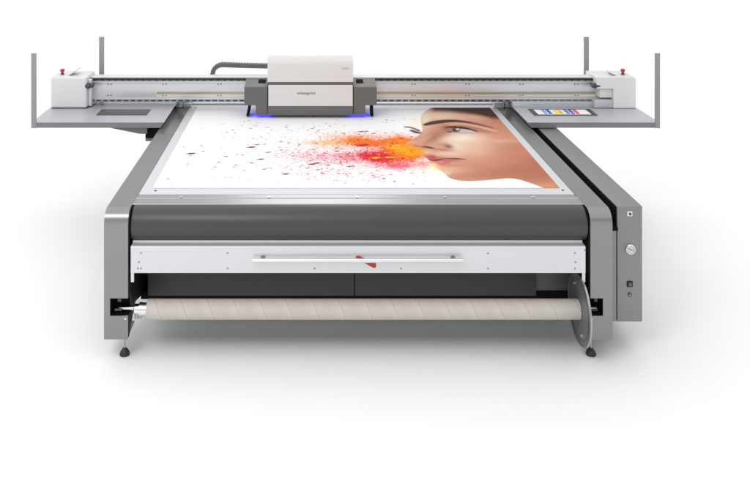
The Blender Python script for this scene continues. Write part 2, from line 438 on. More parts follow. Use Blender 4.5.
# ------------------------------------------------------------------ gantry
GY0, GY1 = 8.29, 8.46
gx0, gx1 = X(89.5,GY0), X(600,GY0)
def gz_(py): return Z(py, GY0)
beam = MB().box(gx0, gx1, GY0, GY1, gz_(101.5), gz_(78.3)-0.012, 0.002).build('gantry_beam', M['panel'], P)
bw = 0.002
box('beam_cover', M['white'], beam, gx0, gx1, GY0+0.03, GY1+0.01, gz_(78.3)-0.0115, gz_(78.3)+0.003, 0.003)
box('black_lip', M['black'], beam, gx0, gx1, GY0-0.022, GY0+0.029, gz_(79.4), gz_(78.1), 0.001)
box('top_rail', M['silver'], beam, gx0, gx1, GY0-0.012, GY0-0.0005, gz_(82.7), gz_(80.9), 0.001)
box('notched_groove', M['notches'], beam, gx0, gx1, GY0-0.004, GY0-0.0006, gz_(80.85), gz_(79.45), 0)
box('guide_strip', M['strip2'], beam, X(157,GY0), gx1-0.05, GY0-0.004, GY0-0.0005, gz_(96.6), gz_(94.0), 0)
box('encoder_strip', M['strip'], beam, X(157,GY0), gx1-0.05, GY0-0.010, GY0-0.0005, gz_(93.4), gz_(91.8), 0.001)
box('lower_rail', M['silver'], beam, gx0, gx1, GY0-0.008, GY0-0.0005, gz_(99.1), gz_(97.8), 0.001)
box('slotted_rail', M['slots'], beam, gx0, gx1, GY0-0.010, GY0-0.0005, gz_(101.6), gz_(99.2), 0.001)
bo = [(px,py) for px in (108,163,218,412,466,520,575) for py in (84,95.3)]
for px, py in bo:
    for dx in (-0.016, 0.016): MB().cyl((X(px+1.5,GY0)+dx, GY0-0.003, gz_(py)), 0.006, 0.005, 'Y', 12).build('beam_bolt', M['dark2'], beam)
for s, pxk in ((1, 89.5), (-1, 595.5)):
    kx = X(pxk, 8.20); kz = Z(85.5, 8.20)
    kb = MB().lathe((0,8.20,kz), [(0.016,kx-0.045*s),(0.027,kx-0.040*s),(0.030,kx+0.005*s),(0.020,kx+0.012*s),(0.022,kx+0.030*s),(0.012,kx+0.044*s)], 'X', 24)
    kb.box(min(kx+0.012*s,kx+0.024*s), max(kx+0.012*s,kx+0.024*s), 8.20, GY0-0.0005, kz-0.012, kz+0.012, 0.002)
    kb.build('stop_buffer', M['dark2'], beam)

# slide blocks that carry the gantry on the rails
for xa, xb in ((X(176.5,8.45),X(183,8.45)),(X(505,8.45),X(512,8.45))):
    MB().box(xa, xb, 8.43, 8.50, HT+0.001, HT+0.100, 0.008, 3).build('slide_block', M['silver'], P)
for xa, xb in ((XL0+0.02,XL1-0.02),(XR0+0.02,XR1-0.02)):
    box('slide_carriage', M['tray'], P, xa, xb, 8.502, 8.70, HT+0.003, HT+0.09, 0.002)
MB().box(X(494,8.45), X(504,8.45), 8.44, 8.50, HT-0.001, HT+0.050, 0.003).build('rail_end_block', M['white'], P)
MB().box(X(183.3,8.45), X(191.3,8.45), 8.46, 8.50, HT-0.001, HT+0.040, 0.003).build('rail_end_block', M['white'], P)

# end housings
HY0, HY1 = 8.174, 8.50
TZ = 1.100
hz0, hz1 = TZ+0.003, Z(77.2, HY0)
lh = MB().box(X(50.3,HY0), X(86.5,HY0), HY0, HY1, hz0, hz1, 0.022, 4).build('end_housing', M['white'], P)
box('housing_edge', M['silver'], lh, X(86.6,HY0), X(90,HY0), HY0+0.05, HY1-0.02, hz0+0.01, hz1-0.035, 0.002)
box('base_gasket', M['dark'], lh, X(51.5,HY0), X(87,HY0), HY0-0.002, HY1, TZ+0.0005, hz0-0.0004, 0)
xr0, xr1, xr2 = X(596.5,HY0), X(613.5,HY0), X(636,HY0)
rh = MB().prism([(xr1,hz0),(xr2,hz0),(xr2,hz1-0.02),(xr2-0.006,hz1-0.006),(xr2-0.02,hz1),(xr0,hz1),(xr0,Z(88.8,HY0)),(xr1,Z(88.8,HY0))], 'Y', HY0, HY1)
rh = rh.build('end_housing', M['white'], P)
md = rh.modifiers.new('b','BEVEL'); md.width = 0.005; md.segments = 2; md.limit_method = 'ANGLE'
box('housing_recess', M['white'], rh, X(601,HY0), xr1-0.001, HY0+0.035, HY1-0.02, hz0+0.10, Z(88.8,HY0)-0.001, 0.002)
box('recess_block', M['tray'], rh, X(595,HY0), xr1-0.001, HY0+0.012, HY1-0.03, hz0+0.002, Z(100,HY0), 0.003)
box('base_gasket', M['dark'], rh, xr1, xr2-0.01, HY0-0.002, HY1, TZ+0.0005, hz0-0.0004, 0)
# dark mounting shelf between rail and right housing
box('back_shelf', M['tray'], P, X(512.3,8.24), X(594,8.24), 8.23, 8.288, TZ+0.001, Z(101.8,8.23), 0.002)
for (px, py, h) in ((62.4, 73.6, lh), (622.8, 75.5, rh)):
    d = 8.30; exx = X(px, d); hz = hz1
    b = MB().cyl((exx,d,hz+0.006), 0.018, 0.012, 'Z', 24).build('stop_button_collar', M['dark2'], h)
    MB().lathe((exx,d,hz), [(0.013,0.012),(0.014,0.030),(0.022,0.036),(0.023,0.052),(0.019,0.058)], n=28).build('emergency_stop', M['red'], b)
def slab_at(px0, px1, h, s):
    pn = MB()
    x0, x1 = X(px0,8.3), X(px1,8.3)
    pn.prism([(x0,hz1+0.001),(x1,hz1+0.050 if s>0 else hz1+0.018),(x1,hz1+0.058 if s>0 else hz1+0.024),(x0-0.004,hz1+0.009)], 'Y', 8.24, 8.40)
    pn.build('control_plate', M['silver'], h)
slab_at(70.5, 78, lh, 1); slab_at(614, 610, rh, -1)

# side trays with their guard posts
TY0, TY1 = 7.655, 8.55
tz = TZ
def tray(xa, xb, left):
    d = TY0
    b = MB()
    k = 0.034
    o = [(xa,tz-0.050),(xb-k,tz-0.050),(xb,tz),(xa,tz)] if left else [(xa+k,tz-0.050),(xb,tz-0.050),(xb,tz),(xa,tz)]
    t = b.prism(o, 'Y', TY0+0.003, TY1).build('side_tray', M['tray'], P)
    MB().prism(o, 'Y', TY0, TY0+0.0028).build('tray_lip', M['tray_lip'], t)
    return t
TLX0, TLX1 = X(31.2,TY0), -1.407
TRX0, TRX1 = 2.076, X(660,TY0)
tl = tray(TLX0, TLX1, True); tr = tray(TRX0, TRX1, False)
tzp = Z(53.2, TY0)
for (xa, xb) in ((TLX0, X(36.2,TY0)), (X(655,TY0), TRX1)):
    o = MB().box(xa, xb, TY0-0.003, TY0+0.010, tz-0.054, tzp, 0.002)
    o.build('guard_post', M['post'], P)
d = 8.60; tzr = Z(36.9, d)
for (pa, pb_) in ((99, 104), (584, 589)):
    o = MB().box(X(pa,d), X(pb_,d), d, d+0.012, tz-0.05, tzr, 0.002)
    o.box(X(pa,d)+0.004, X(pb_,d)-0.004, GY1+0.011, d-0.0005, tz-0.04, tz-0.01, 0.001)
    o.build('guard_post', M['post'], P)
for xa, xb in ((TLX0+0.3, TLX1-0.05),(TRX0+0.05, TRX1-0.3)):
    box('rear_bracket', M['tray'], P, xa, xb, TY1+0.001, d-0.001, tz-0.05, tz-0.012, 0.002)
# dark screen on the left tray
ya, yb = DT(115.2,TZ), DT(109.6,TZ)
box('touch_screen', M['screen'], tl, X(96,ya), X(146.6,ya), ya, yb, tz+0.0005, tz+0.005, 0.001)
# ink bay on the right tray
ya, yb = DT(115.6,TZ), DT(109.2,TZ)
ib = box('ink_bay', M['dark2'], tr, X(534.5,ya), X(598,ya), ya, yb, tz+0.0005, tz+0.005, 0.001)
ya2, yb2 = DT(115.0,TZ), DT(110.2,TZ)
wx0, wx1 = X(538.5,ya2), X(591.5,ya2)
box('label_strip', M['paper'], ib, wx0, wx1, ya2, yb2, tz+0.0052, tz+0.0072, 0)
cols = ['cyan','blue','yellow','amber','slate','blue','magenta']
for ci, c in enumerate(cols):
    for r in range(3):
        cxx = wx0 + 0.082 + ci*0.047 + (0.0 if ci < 2 else 0.018) + (0.0 if ci < 4 else 0.018)
        cyy = ya2 + (yb2-ya2)*(0.18+0.32*r)
        MB().cyl((cxx, cyy, tz+0.0105), 0.019, 0.006, 'Z', 20, bev=0.0015).build('ink_cap', M['cap_'+c], ib)
# brackets beneath the left tray
zz = tz-0.051
for s in (-1, 1):
    br = MB()
    cxm = 0.331
    def mx_(x): return x if s < 0 else 2*cxm - x
    pts = [(mx_(X(105,7.69)), zz), (mx_(X(147,7.69)), zz), (mx_(X(147,7.69)), zz-0.068), (mx_(X(140,7.69)), zz-0.068)]
    if s > 0: pts = [(min(max(p[0], CX1+0.002), 9), p[1]) for p in pts]
    if s < 0: br.prism(pts, 'Y', 7.69, 8.40).build('tray_bracket', M['darkgrey'], P)
MB().box(X(145.3,7.75), XL0-0.002, 7.75, 8.60, Z(138,7.75), zz-0.001, 0.003).build('drive_box', M['slot'], P)
MB().box(X(145.3,7.75), XL0-0.002, 7.75, 8.60, Z(141.2,7.75), Z(138,7.75)-0.001, 0.003).build('drive_foot', M['dark'], P)

# print carriage
KY = 8.03
def kx(px): return X(px, KY)
def kz(py): return Z(py, KY)
UB = 8.36
car = MB().box(kx(268.3), kx(352.7), KY+0.004, 8.28, kz(110), kz(82.8), 0.002).build('print_carriage', M['dark'], P)
cv = [(KY-0.002,kz(82.0)),(KY-0.002,kz(64.2))]+[(KY-0.002+0.13*(1-math.cos(q_*PI/12))**1.0*0.9+0.02*q_/6, kz(64.2)+(Z(54.2,KY+0.13)-kz(64.2))*math.sin(q_*PI/12)) for q_ in range(1,7)]+[(UB-0.05,Z(53.4,UB)-0.006),(UB-0.02,Z(53.4,UB)-0.004),(UB,Z(53.4,UB)-0.02),(UB+0.05,Z(53.4,UB)-0.05),(UB+0.05,kz(82.0)+0.02),(UB,kz(82.0))]
MB().prism(cv, 'X', kx(267.6), kx(353.2)).build('upper_cover', M['white2'], car)
lc = MB().prism([(KY-0.004,kz(106)),(KY-0.004,kz(86)),(KY+0.02,kz(83.0)),(KY+0.245,kz(83.0)),(KY+0.245,kz(106))], 'X', kx(268.4), kx(352.7)).build('lower_cover', M['white2'], car)
box('carriage_skirt', M['dark'], car, kx(268.0), kx(353.0), KY-0.012, KY+0.25, HT+0.030, kz(106.3), 0.003)
def pod(a, b, foot_a, foot_b, name='lamp_pod'):
    m = MB()
    zb_ = Z(78.0, 8.285)
    m.prism([(KY,kz(105.3)),(KY,kz(87.4)),(KY+0.004,kz(87.0)),(8.275,zb_),(8.285,zb_-0.004),(8.285,kz(105.3))], 'X', kx(a), kx(b))
    m.box(kx(foot_a), kx(foot_b), KY+0.0005, KY+0.25, HT+0.030, kz(105.3)+0.004, 0.003)
    return m.build(name, M['dark'], car)
p1 = pod(244.3, 267.4, 255.8, 267.6); p2 = pod(353.6, 376.7, 353.4, 365.4)
for q, (a, b) in ((p1,(258.5,266)),(p2,(356,363))):
    za, zc = kz(87.0), Z(78.0, 8.285); sl_ = (zc-za)/(8.275-KY-0.004)
    def zs(y): return za+(y-KY-0.004)*sl_
    v = MB().prism([(8.14,zs(8.14)+0.0005),(8.14,zs(8.14)+0.004),(8.24,zs(8.24)+0.004),(8.24,zs(8.24)+0.0005)], 'X', X(a,8.2), X(b,8.2))
    v.build('vent', M['slot'], q)
for q, (a, b), (la, lb) in ((p1,(256.2,269.5),(249,250.5)),(p2,(351,365.2),(371.5,373))):
    MB().box(kx(a), kx(b), KY+0.002, KY+0.24, HT+0.020, HT+0.0295, 0.001).build('curing_lamp', M['uv'], q)
    s = -1 if q is p1 else 1
    # slanted black brush arm
    ax = kx(la)
    MB().prism([(ax-0.008,kz(105.5)),(ax+0.018,kz(105.5)),(ax+0.010+0.012*s,HT+0.014),(ax-0.018+0.012*s,HT+0.014)], 'Y', KY+0.02, KY+0.16).build('side_brush', M['slot'], q)
for xa in (252.5, 368.2):
    l = bpy.data.lights.new('curing_glow','AREA'); l.shape='RECTANGLE'; l.size=0.14; l.size_y=0.22; l.energy=0.09; l.color=(0.08,0.06,1.0)
    lo = bpy.data.objects.new('curing_glow', l); COL.objects.link(lo); lo.location=(kx(xa)-root.location.x, KY+0.14-root.location.y, HT+0.075); lo.parent = root

# lettering on the covers
def text(body, x, y, z, size, m, parent, name):
    c = bpy.data.curves.new(name,'FONT'); c.body = body; c.size = size; c.extrude = 0.0006; c.align_x='LEFT'; c.space_character=1.02; c.offset = 0.0006
    o = bpy.data.objects.new(name, c); COL.objects.link(o); c.materials.append(m)
    bpy.context.view_layer.update()
    w = o.dimensions.x
    me = bpy.data.meshes.new_from_object(o.evaluated_get(bpy.context.evaluated_depsgraph_get()))
    bpy.data.objects.remove(o)
    o = bpy.data.objects.new(name, me); COL.objects.link(o)
    base = Vector((0,0,0)); p = parent
    while p is not None: base += p.location; p = p.parent
    o.parent = parent
    o.location = Vector((x,y,z)) - base; o.rotation_euler = (PI/2,0,0)
    return w
tx = kx(297.2); zt_ = kz(94.1); S = 0.0385
w = text('swiss', tx, KY-0.0055, zt_, S, M['greytext'], lc, 'lettering'); tx += w+0.004
w = text('q', tx, KY-0.0055, zt_, S, M['redtext'], lc, 'lettering'); tx += w+0.004
text('print', tx, KY-0.0055, zt_, S, M['greytext'], lc, 'lettering')
text('nyala', kx(341.5), KY-0.0035, kz(69.0), 0.034, M['palegrey'], car, 'lettering')

# cable chain from the carriage cover back to the beam
def chain():
    d = 8.56
    pts = [(268,65.9),(258,65.7),(248,65.5),(238,65.2),(228,64.8),(222,64.6),(218,65.6),(215,68.2),(213.2,71.5),(212.6,76),(212.6,82)]
    pts = [Vector((X(a,d), 0, Z(b,d))) for a,b in pts]
    # resample
    out = [pts[0]]
    seg = 0.030
    acc = 0
    res = []
    L = [0]
    for a,b in zip(pts,pts[1:]): L.append(L[-1]+(b-a).length)
    n = int(L[-1]/seg)
    def at(s):
        for i in range(len(L)-1):
            if s <= L[i+1]: 
                t = (s-L[i])/(L[i+1]-L[i]); return pts[i].lerp(pts[i+1], t)
        return pts[-1]
    up, lo = [], []
    for i in range(n*4+1):
        q = min(i*seg/4, L[-1]-1e-4); a = at(q); b2 = at(min(q+0.012, L[-1]-1e-5)); a0 = at(max(q-0.012,0))
        dr = (b2-a0).normalized(); nn = Vector((-dr.z,0,dr.x))
        if nn.z < 0 and dr.x < -0.2: nn = -nn
        if dr.x > -0.9 and nn.x > 0: nn = -nn
        h = 0.0205 + (0.006 if i % 4 in (1,2) else 0.0)
        up.append(a+nn*h); lo.append(a-nn*0.0205)
    MB().prism([(v.x,v.z) for v in up+lo[::-1]], 'Y', d-0.035, d+0.035).build('cable_chain', M['dark'], P, smooth=False)
chain()

# ------------------------------------------------------------------ cardboard tube on the roll holder
rx0, rx1 = X(147.6,ry), fx-0.0075
tb = MB().lathe((0,ry,rz), [(rr-0.012,rx0+0.03),(rr-0.012,rx0),(rr,rx0),(rr,rx0+0.02)]+[(rr,rx0+(rx1-rx0)*i/8) for i in range(1,9)], 'X', 64)
tb = tb.build('cardboard_tube', M['card'], None, origin=(0,ry,rz))
tag(tb, 'long beige spiral wound cardboard tube held below the white front bar', 'tube')

# ------------------------------------------------------------------ printed sheet (artwork painted per vertex)
def sheet():
    sx0, sx1 = -0.554*2.168, 0.870*2.168
    sy0, sy1 = DT(188.0), DT(107.6)
    NX, NY = 1100, 620
    xs = np.linspace(sx0, sx1, NX); ys = np.linspace(sy0, sy1, NY)
    XX, YY = np.meshgrid(xs, ys)
    # design coordinates of the artwork
    ax = 311 + F*XX/YY
    ay = 2.168*F/YY - 98
    rng = np.random.RandomState(11)
    def noise(scale_x, scale_y, octs=4, seed=0):
        r = np.random.RandomState(seed); tot = np.zeros_like(XX); amp = 1; s = 0
        for o in range(octs):
            gx = (XX-sx0)*scale_x*(2**o); gy = (YY-sy0)*scale_y*(2**o)
            G = r.rand(int(gy.max())+3, int(gx.max())+3)
            i = gx.astype(int); j = gy.astype(int); fx_ = gx-i; fy = gy-j
            fx_ = fx_*fx_*(3-2*fx_); fy = fy*fy*(3-2*fy)
            v = (G[j,i]*(1-fx_)+G[j,i+1]*fx_)*(1-fy)+(G[j+1,i]*(1-fx_)+G[j+1,i+1]*fx_)*fy
            tot += v*amp; s += amp; amp *= 0.6
        return tot/s
    C = np.empty(XX.shape+(3,)); C[:] = s2l((247,247,248))
    def over(a, col):
        a = np.clip(a,0,1)[...,None]
        C[:] = C*(1-a)+np.array(s2l(col))*a
    def gauss(cx, cy, rx, ry_, ang=0, p=1.0):
        c, s = math.cos(ang), math.sin(ang)
        u = ((ax-cx)*c+(ay-cy)*s)/rx; v = (-(ax-cx)*s+(ay-cy)*c)/ry_
        return np.exp(-(u*u+v*v)**p)
    n1 = noise(14,9,5,1); n2 = noise(30,18,4,2); n3 = noise(60,40,3,3); nb = noise(4,3,4,5)
    fine = noise(130,70,2,31)*0.75+noise(40,24,2,32)*0.25
    sp = np.clip((n3*0.55+n2*0.45-0.40)/0.25,0,1)
    # powder cloud
    def cloud(g, col, gain=1.3, thr=0.45):
        a = g*gain
        gr = np.clip(0.42+0.75*a+(fine-0.5)*2.4, 0, 1)
        a = np.clip(a*(0.6+0.9*n1),0,1) * gr
        over(a, col)
    irr = np.clip((noise(3.2,2.0,5,41)-0.30)/0.40,0,1); irr2 = np.clip((noise(5.0,2.6,5,57)-0.30)/0.40,0,1)
    q1 = 0.60+0.65*irr; q2 = 0.55+0.70*irr2
    wob = (noise(2.2,1.6,4,77)-0.5)*7.0
    ay0 = ay; ay = ay+wob*np.clip((430-ax)/60,0,1)
    cloud((gauss(352,139,30,6.0)+0.9*gauss(322,142,26,2.6))*q1, (252,202,150), 1.1)
    cloud((gauss(352,158,28,7.5))*q2, (243,150,168), 0.95)
    cloud((0.55*gauss(312,157,28,8))*q2, (238,140,160), 0.8)
    cloud(gauss(406,165,26,4.2)*q1, (240,90,120), 1.2)
    cloud(gauss(378,141.5,32,6.0,0.06)*q1, (244,120,40), 1.75)
    cloud(gauss(376,156.5,25,6.5)*q2, (230,44,70), 2.0)
    cloud(gauss(390,148,18,7.0,0.3)*q2, (240,80,34), 1.3)
    cloud((gauss(403,143,20,7.5,0.15)+gauss(406,155,18,6.5)), (246,124,10), 1.7)
    cloud(gauss(380,157.5,14,3.6)*q2, (218,14,36), 1.7)
    cloud(gauss(410,151,13,5.5,0.1)*q1, (252,166,0), 2.0)
    cloud(gauss(395,146,12,3)*q2, (250,176,20), 1.4)
    cloud(gauss(404,160,14,2.6)*q1, (230,50,60), 1.1)
    ay = ay0
    cloud(gauss(375,157.7,5,0.7)+gauss(391,157.2,5,0.7), (255,225,90), 1.2)
    cloud(gauss(361,144.6,8,1.0), (222,50,44), 1.2)
    # dark grains inside the cloud
    dens = np.clip(gauss(385,148,55,14)+0.6*gauss(340,158,50,14),0,1)
    g = np.clip((noise(45,30,3,9)-0.66)/0.06,0,1)*dens
    over(g*0.75, (170,48,20))
    g = np.clip((noise(38,26,3,12)-0.68)/0.05,0,1)*np.clip(gauss(330,160,60,16),0,1)
    over(g*0.7, (190,40,70))
    g = np.clip((noise(38,26,3,15)-0.67)/0.05,0,1)*np.clip(gauss(405,150,30,10),0,1)
    over(g*0.8, (235,70,15))
    # scattered droplets: round on the sheet
    def drop(cx, cy, r, col, a=0.9, ex=1.0, ey=1.0):
        i0, i1 = np.searchsorted(xs,[cx-r*ex*2.2, cx+r*ex*2.2]); j0, j1 = np.searchsorted(ys,[cy-r*ey*2.2, cy+r*ey*2.2])
        if i1 <= i0 or j1 <= j0: return
        q = np.sqrt(((XX[j0:j1,i0:i1]-cx)/(r*ex))**2+((YY[j0:j1,i0:i1]-cy)/(r*ey))**2)
        al = (np.clip((1.35-q)/0.5,0,1)*a)[...,None]
        C[j0:j1,i0:i1] = C[j0:j1,i0:i1]*(1-al)+np.array(s2l(col))*al
    def P2(px,py):
        dd = 2.168*F/(py+98); return X(px,dd), dd
    cols_ = [(190,40,40),(220,80,50),(238,150,90),(140,25,40),(214,60,84),(226,110,60),(242,170,110),(200,50,60)]
    for k in range(2400):
        if rng.rand() < 0.55: px = 340+rng.randn()*52; py = 152+rng.randn()*15
        else: px = 165+rng.rand()*260; py = 118+rng.rand()*66 if rng.rand()<0.75 else 150+rng.randn()*10
        if px > 440 or py < 109 or py > 186: continue
        t = max(0.15, 1-abs(px-375)/230)
        if rng.rand() > t: continue
        cx, cy = P2(px,py); r = 0.003+0.0085*rng.rand()**3
        drop(cx, cy, r*0.95, cols_[rng.randint(len(cols_))], 0.25+0.55*rng.rand(), 1+rng.rand()*0.6, 1+rng.rand()*0.7)
    big = [(191,153.6,.026,(105,10,30)),(203,151.4,.011,(120,50,60)),(226,156.4,.012,(60,25,35)),(251.3,147.2,.025,(120,25,25)),(257,144.6,.018,(190,90,60)),(248,145,.010,(220,130,90)),
           (268,152.3,.017,(165,70,90)),(260.5,159.2,.020,(140,35,45)),(219,162,.010,(90,60,70)),(215,167,.009,(110,60,70)),(237,154.5,.009,(150,90,100)),
           (285.5,174,.020,(150,40,70)),(312,164.2,.022,(150,25,45)),(316.5,163,.018,(190,60,80)),(336.5,151.3,.017,(170,50,60)),(333,139.8,.012,(200,80,50)),
           (343.5,133.2,.014,(120,70,50)),(361,131.6,.022,(170,50,30)),(366,131.4,.016,(190,80,50)),(373.5,133.3,.014,(140,45,35)),(361.5,145.8,.030,(190,25,40)),(357.5,145,.02,(215,60,50)),
           (366,145.2,.016,(170,25,35)),(401.5,138.4,.016,(110,35,20)),(397,143.5,.013,(200,60,20)),(349,166.6,.014,(190,60,90)),(339,173.8,.011,(190,90,110)),(317.5,169.8,.013,(170,50,70)),
           (327,168.3,.010,(160,70,80)),(268,127.2,.010,(170,110,100)),(248.5,120.5,.012,(230,150,110)),(254.5,125.3,.011,(225,150,110)),(242,125.3,.010,(220,140,110)),(281,141.5,.012,(120,60,60)),
           (388,163.2,.013,(200,50,60)),(376.5,167,.010,(200,110,120)),(393,120.8,.012,(240,150,110)),(387,120.3,.008,(220,120,100)),(404,118,.009,(240,160,130)),(360.5,119.8,.010,(235,190,120)),
           (235,117.5,.006,(220,200,200)),(235,133,.007,(150,140,150)),(222,133.3,.007,(190,150,160)),(415,156,.012,(215,80,60)),(412,161.5,.012,(200,50,60)),(296,149,.009,(170,90,100)),(348,156,.012,(190,40,70))]
    for px,py,r,c in big:
        cx, cy = P2(px,py); r *= 0.88; drop(cx,cy,r,c,0.95,1.15,0.9); drop(cx+r*1.0,cy+r*0.5,r*0.6,c,0.85); drop(cx-r*1.4,cy-r*0.3,r*0.45,c,0.8); drop(cx+r*2.0,cy+r*0.2,r*0.3,c,0.7)
    # ---- face
    def seg_d(pts, ys_=2.2, closed=False):
        best = np.full(ax.shape, 1e9)
        P_ = list(pts)+([pts[0]] if closed else [])
        for (x0,y0),(x1,y1) in zip(P_,P_[1:]):
            dx, dy = x1-x0, (y1-y0)*ys_
            u = np.clip(((ax-x0)*dx+(ay-y0)*ys_*dy)/(dx*dx+dy*dy+1e-9),0,1)
            best = np.minimum(best, np.hypot(ax-x0-u*dx, (ay-y0)*ys_-u*dy))
        return best
    def inside(pts):
        r = np.zeros(ax.shape, bool); n = len(pts)
        for i in range(n):
            x0,y0 = pts[i]; x1,y1 = pts[(i+1)%n]
            if y0 == y1: continue
            c = ((y0 > ay) != (y1 > ay)) & (ax < (x1-x0)*(ay-y0)/(y1-y0)+x0)
            r ^= c
        return r
    def smooth(pts, n=6):
        out = []
        for i in range(len(pts)-1):
            p0 = pts[max(i-1,0)]; p1 = pts[i]; p2 = pts[i+1]; p3 = pts[min(i+2,len(pts)-1)]
            for k in range(n):
                t = k/n
                out.append(tuple(0.5*((2*p1[q])+(-p0[q]+p2[q])*t+(2*p0[q]-5*p1[q]+4*p2[q]-p3[q])*t*t+(-p0[q]+3*p1[q]-3*p2[q]+p3[q])*t**3) for q in (0,1)))
        out.append(pts[-1]); return out
    prof = smooth([(432,107),(428,109.5),(424,112.5),(421,117),(420.6,121),(421.5,125),(422.5,129),(421.5,132.5),(417.5,136),(411.5,139.6),(407,142.2),(407.3,144.8),(411.5,146.6),(418,147.8),(422.0,150.0),(424.5,152.4),(423.3,155),(425.5,157.6),(429,160.2),(429.8,162.6),(432.5,165),(435.5,168),(441.5,171.0),(445.5,174.5),(450,178),(458,180.3),(470,181.1),(487,180.2),(500,179.0),(510,178.4),(520,179.8),(533,184.0),(546,189)])
    poly = prof+[(600,189),(600,107)]
    ins = inside(poly); dd = seg_d(prof)
    edge = np.where(ins, np.clip(0.5+dd/1.2,0,1), np.clip(0.5-dd/1.2,0,1))
    base = C.copy()
    F_ = np.empty_like(C); F_[:] = s2l((222,160,128))
    def fo(a, col):
        a = np.clip(a,0,1)[...,None]; F_[:] = F_*(1-a)+np.array(s2l(col))*a
    def seg_t(pts, ys_=2.2):
        best = np.full(ax.shape, 1e9); tt = np.zeros(ax.shape); n = len(pts)-1
        for i in range(n):
            (x0,y0),(x1,y1) = pts[i], pts[i+1]
            dx, dy = x1-x0, (y1-y0)*ys_
            u = np.clip(((ax-x0)*dx+(ay-y0)*ys_*dy)/(dx*dx+dy*dy+1e-9),0,1)
            d_ = np.hypot(ax-x0-u*dx, (ay-y0)*ys_-u*dy); m_ = d_ < best
            best = np.where(m_, d_, best); tt = np.where(m_, (i+u)/n, tt)
        return best, tt
    def stroke(pts, w, col, a=1.0, soft=1.0):
        # w: list of half widths along the stroke
        if not isinstance(w, (list,tuple)): w = [w,w]
        d_, t_ = seg_t(smooth(pts)); ww = np.interp(t_, np.linspace(0,1,len(w)), w)
        fo(np.clip((ww-d_)/soft+0.5,0,1)*a*np.clip(ww/0.6,0,1), col)
    # planes of the face
    fo(0.9*gauss(545,165,42,24), (188,114,86)); fo(0.7*gauss(508,172,46,9), (186,116,88)); fo(0.55*gauss(515,152,22,12),(205,132,102))
    fo(0.8*gauss(500,128,30,9), (206,140,108)); fo(0.9*gauss(545,187,14,4), (226,166,122))
    fo(1.0*gauss(442,115,22,5.5), (250,214,184)); fo(0.8*gauss(425,119,6,8), (255,240,205)); fo(0.5*gauss(472,116,16,4), (236,188,156))
    fo(1.0*gauss(462,138.5,21,6.5), (255,238,212)); fo(0.8*gauss(470,149,22,8), (243,198,164)); fo(0.8*gauss(456,147,10,6), (252,226,196))
    fo(0.8*gauss(447,170,18,5), (240,190,160)); fo(0.55*gauss(475,176,26,3.2), (200,130,98)); fo(0.7*gauss(447,154,14,2.6), (246,208,182))
    fo(0.55*gauss(503,141,15,1.8), (240,190,162)); fo(0.35*gauss(490,163,22,5), (212,146,114))
    # nose: shaded flank, lit ridge, wing
    fo(0.85*gauss(434,137,12,5.0,-0.42), (168,108,84)); fo(0.7*gauss(443,132,9,4), (184,124,98)); fo(0.55*gauss(424,139.5,9,2.2,-0.45), (226,172,142)); fo(0.5*gauss(412,142.2,5,1.6), (238,188,160))
    fo(0.9*gauss(448,146.3,5.5,2.6,0.25), (140,84,64)); fo(0.75*gauss(440,144.4,5,1.6), (206,148,120)); fo(0.85*gauss(442,149.6,10,1.3,0.1), (188,120,96)); fo(0.75*gauss(417,146.0,8,1.0,0.18),(164,98,76))
    stroke([(421,147.0),(425,146.8),(430,147.6),(435,148.6)], [0.3,1.6,1.6,0.3], (66,30,26), 0.95, 1.4)
    # brow
    stroke([(425.5,124.6),(433,122.8),(443,121.4),(454,120.9),(466,121.9),(478,124.2),(493,127.8)], [2.6,3.8,3.7,2.8,2.1,1.4,0.5], (70,46,42), 0.95, 1.7)
    fo(0.45*gauss(480,124.5,14,1.6,0.22), (160,106,84))
    # eye
    fo(0.85*gauss(447,127.8,6,2.6,0.1), (140,86,68)); fo(0.8*gauss(466,128.2,15,3.0,0.12), (158,102,80)); fo(0.7*gauss(482,130.8,9,1.6,0.2),(178,116,92))
    stroke([(450,124.6),(460,124.0),(475,126.0),(492,130.0),(497,131)], [0.4,0.9,1.0,1.0,0.4], (248,206,180), 0.75, 2.0)
    fo(np.clip(1.6*gauss(464,130.7,9.0,2.0,0.06,2.2),0,1), (206,196,192)); fo(0.6*gauss(468,132.2,6,0.9), (226,196,186)); fo(gauss(456.0,129.8,4.4,2.3,0,1.9), (44,34,32))
    stroke([(446.0,127.2),(453,126.9),(461,127.6),(470,129.2),(478,131.8)], [0.8,2.0,2.2,1.6,0.5], (46,28,26), 0.95, 1.4)
    stroke([(449,132.3),(455,131.8),(462,133.0),(472,132.9)], [0.9,0.6,0.5,0.4], (150,92,80), 0.8, 1.6)
    fo(1.0*gauss(457.4,129.2,1.5,0.8), (255,255,255)); fo(0.85*gauss(449.6,131.6,3.2,0.8), (84,46,40))
    # mouth
    fo(0.95*gauss(431,156.8,7.0,2.4,0.25,2.0), (190,72,80)); fo(0.8*gauss(427.6,155.2,3.6,1.0,0.2), (232,136,138)); fo(0.7*gauss(441,157.8,8,1.3,0.1), (196,100,96))
    fo(0.95*gauss(442.0,162.3,8.0,2.5,-0.05,2.0), (216,88,98)); fo(0.8*gauss(452,160.3,8,1.3,0.0), (200,104,96)); fo(0.9*gauss(441.5,162.2,4.0,0.9),(250,160,168))
    stroke([(428,158.9),(433,160.2),(437,160.0),(441,159.2)], [0.6,1.9,1.9,0.8], (108,28,38), 0.9, 1.6)
    stroke([(438,159.6),(446,158.7),(456,158.7),(466,159.3)], [1.1,0.8,1.5,0.5], (104,52,42), 0.9, 1.6)
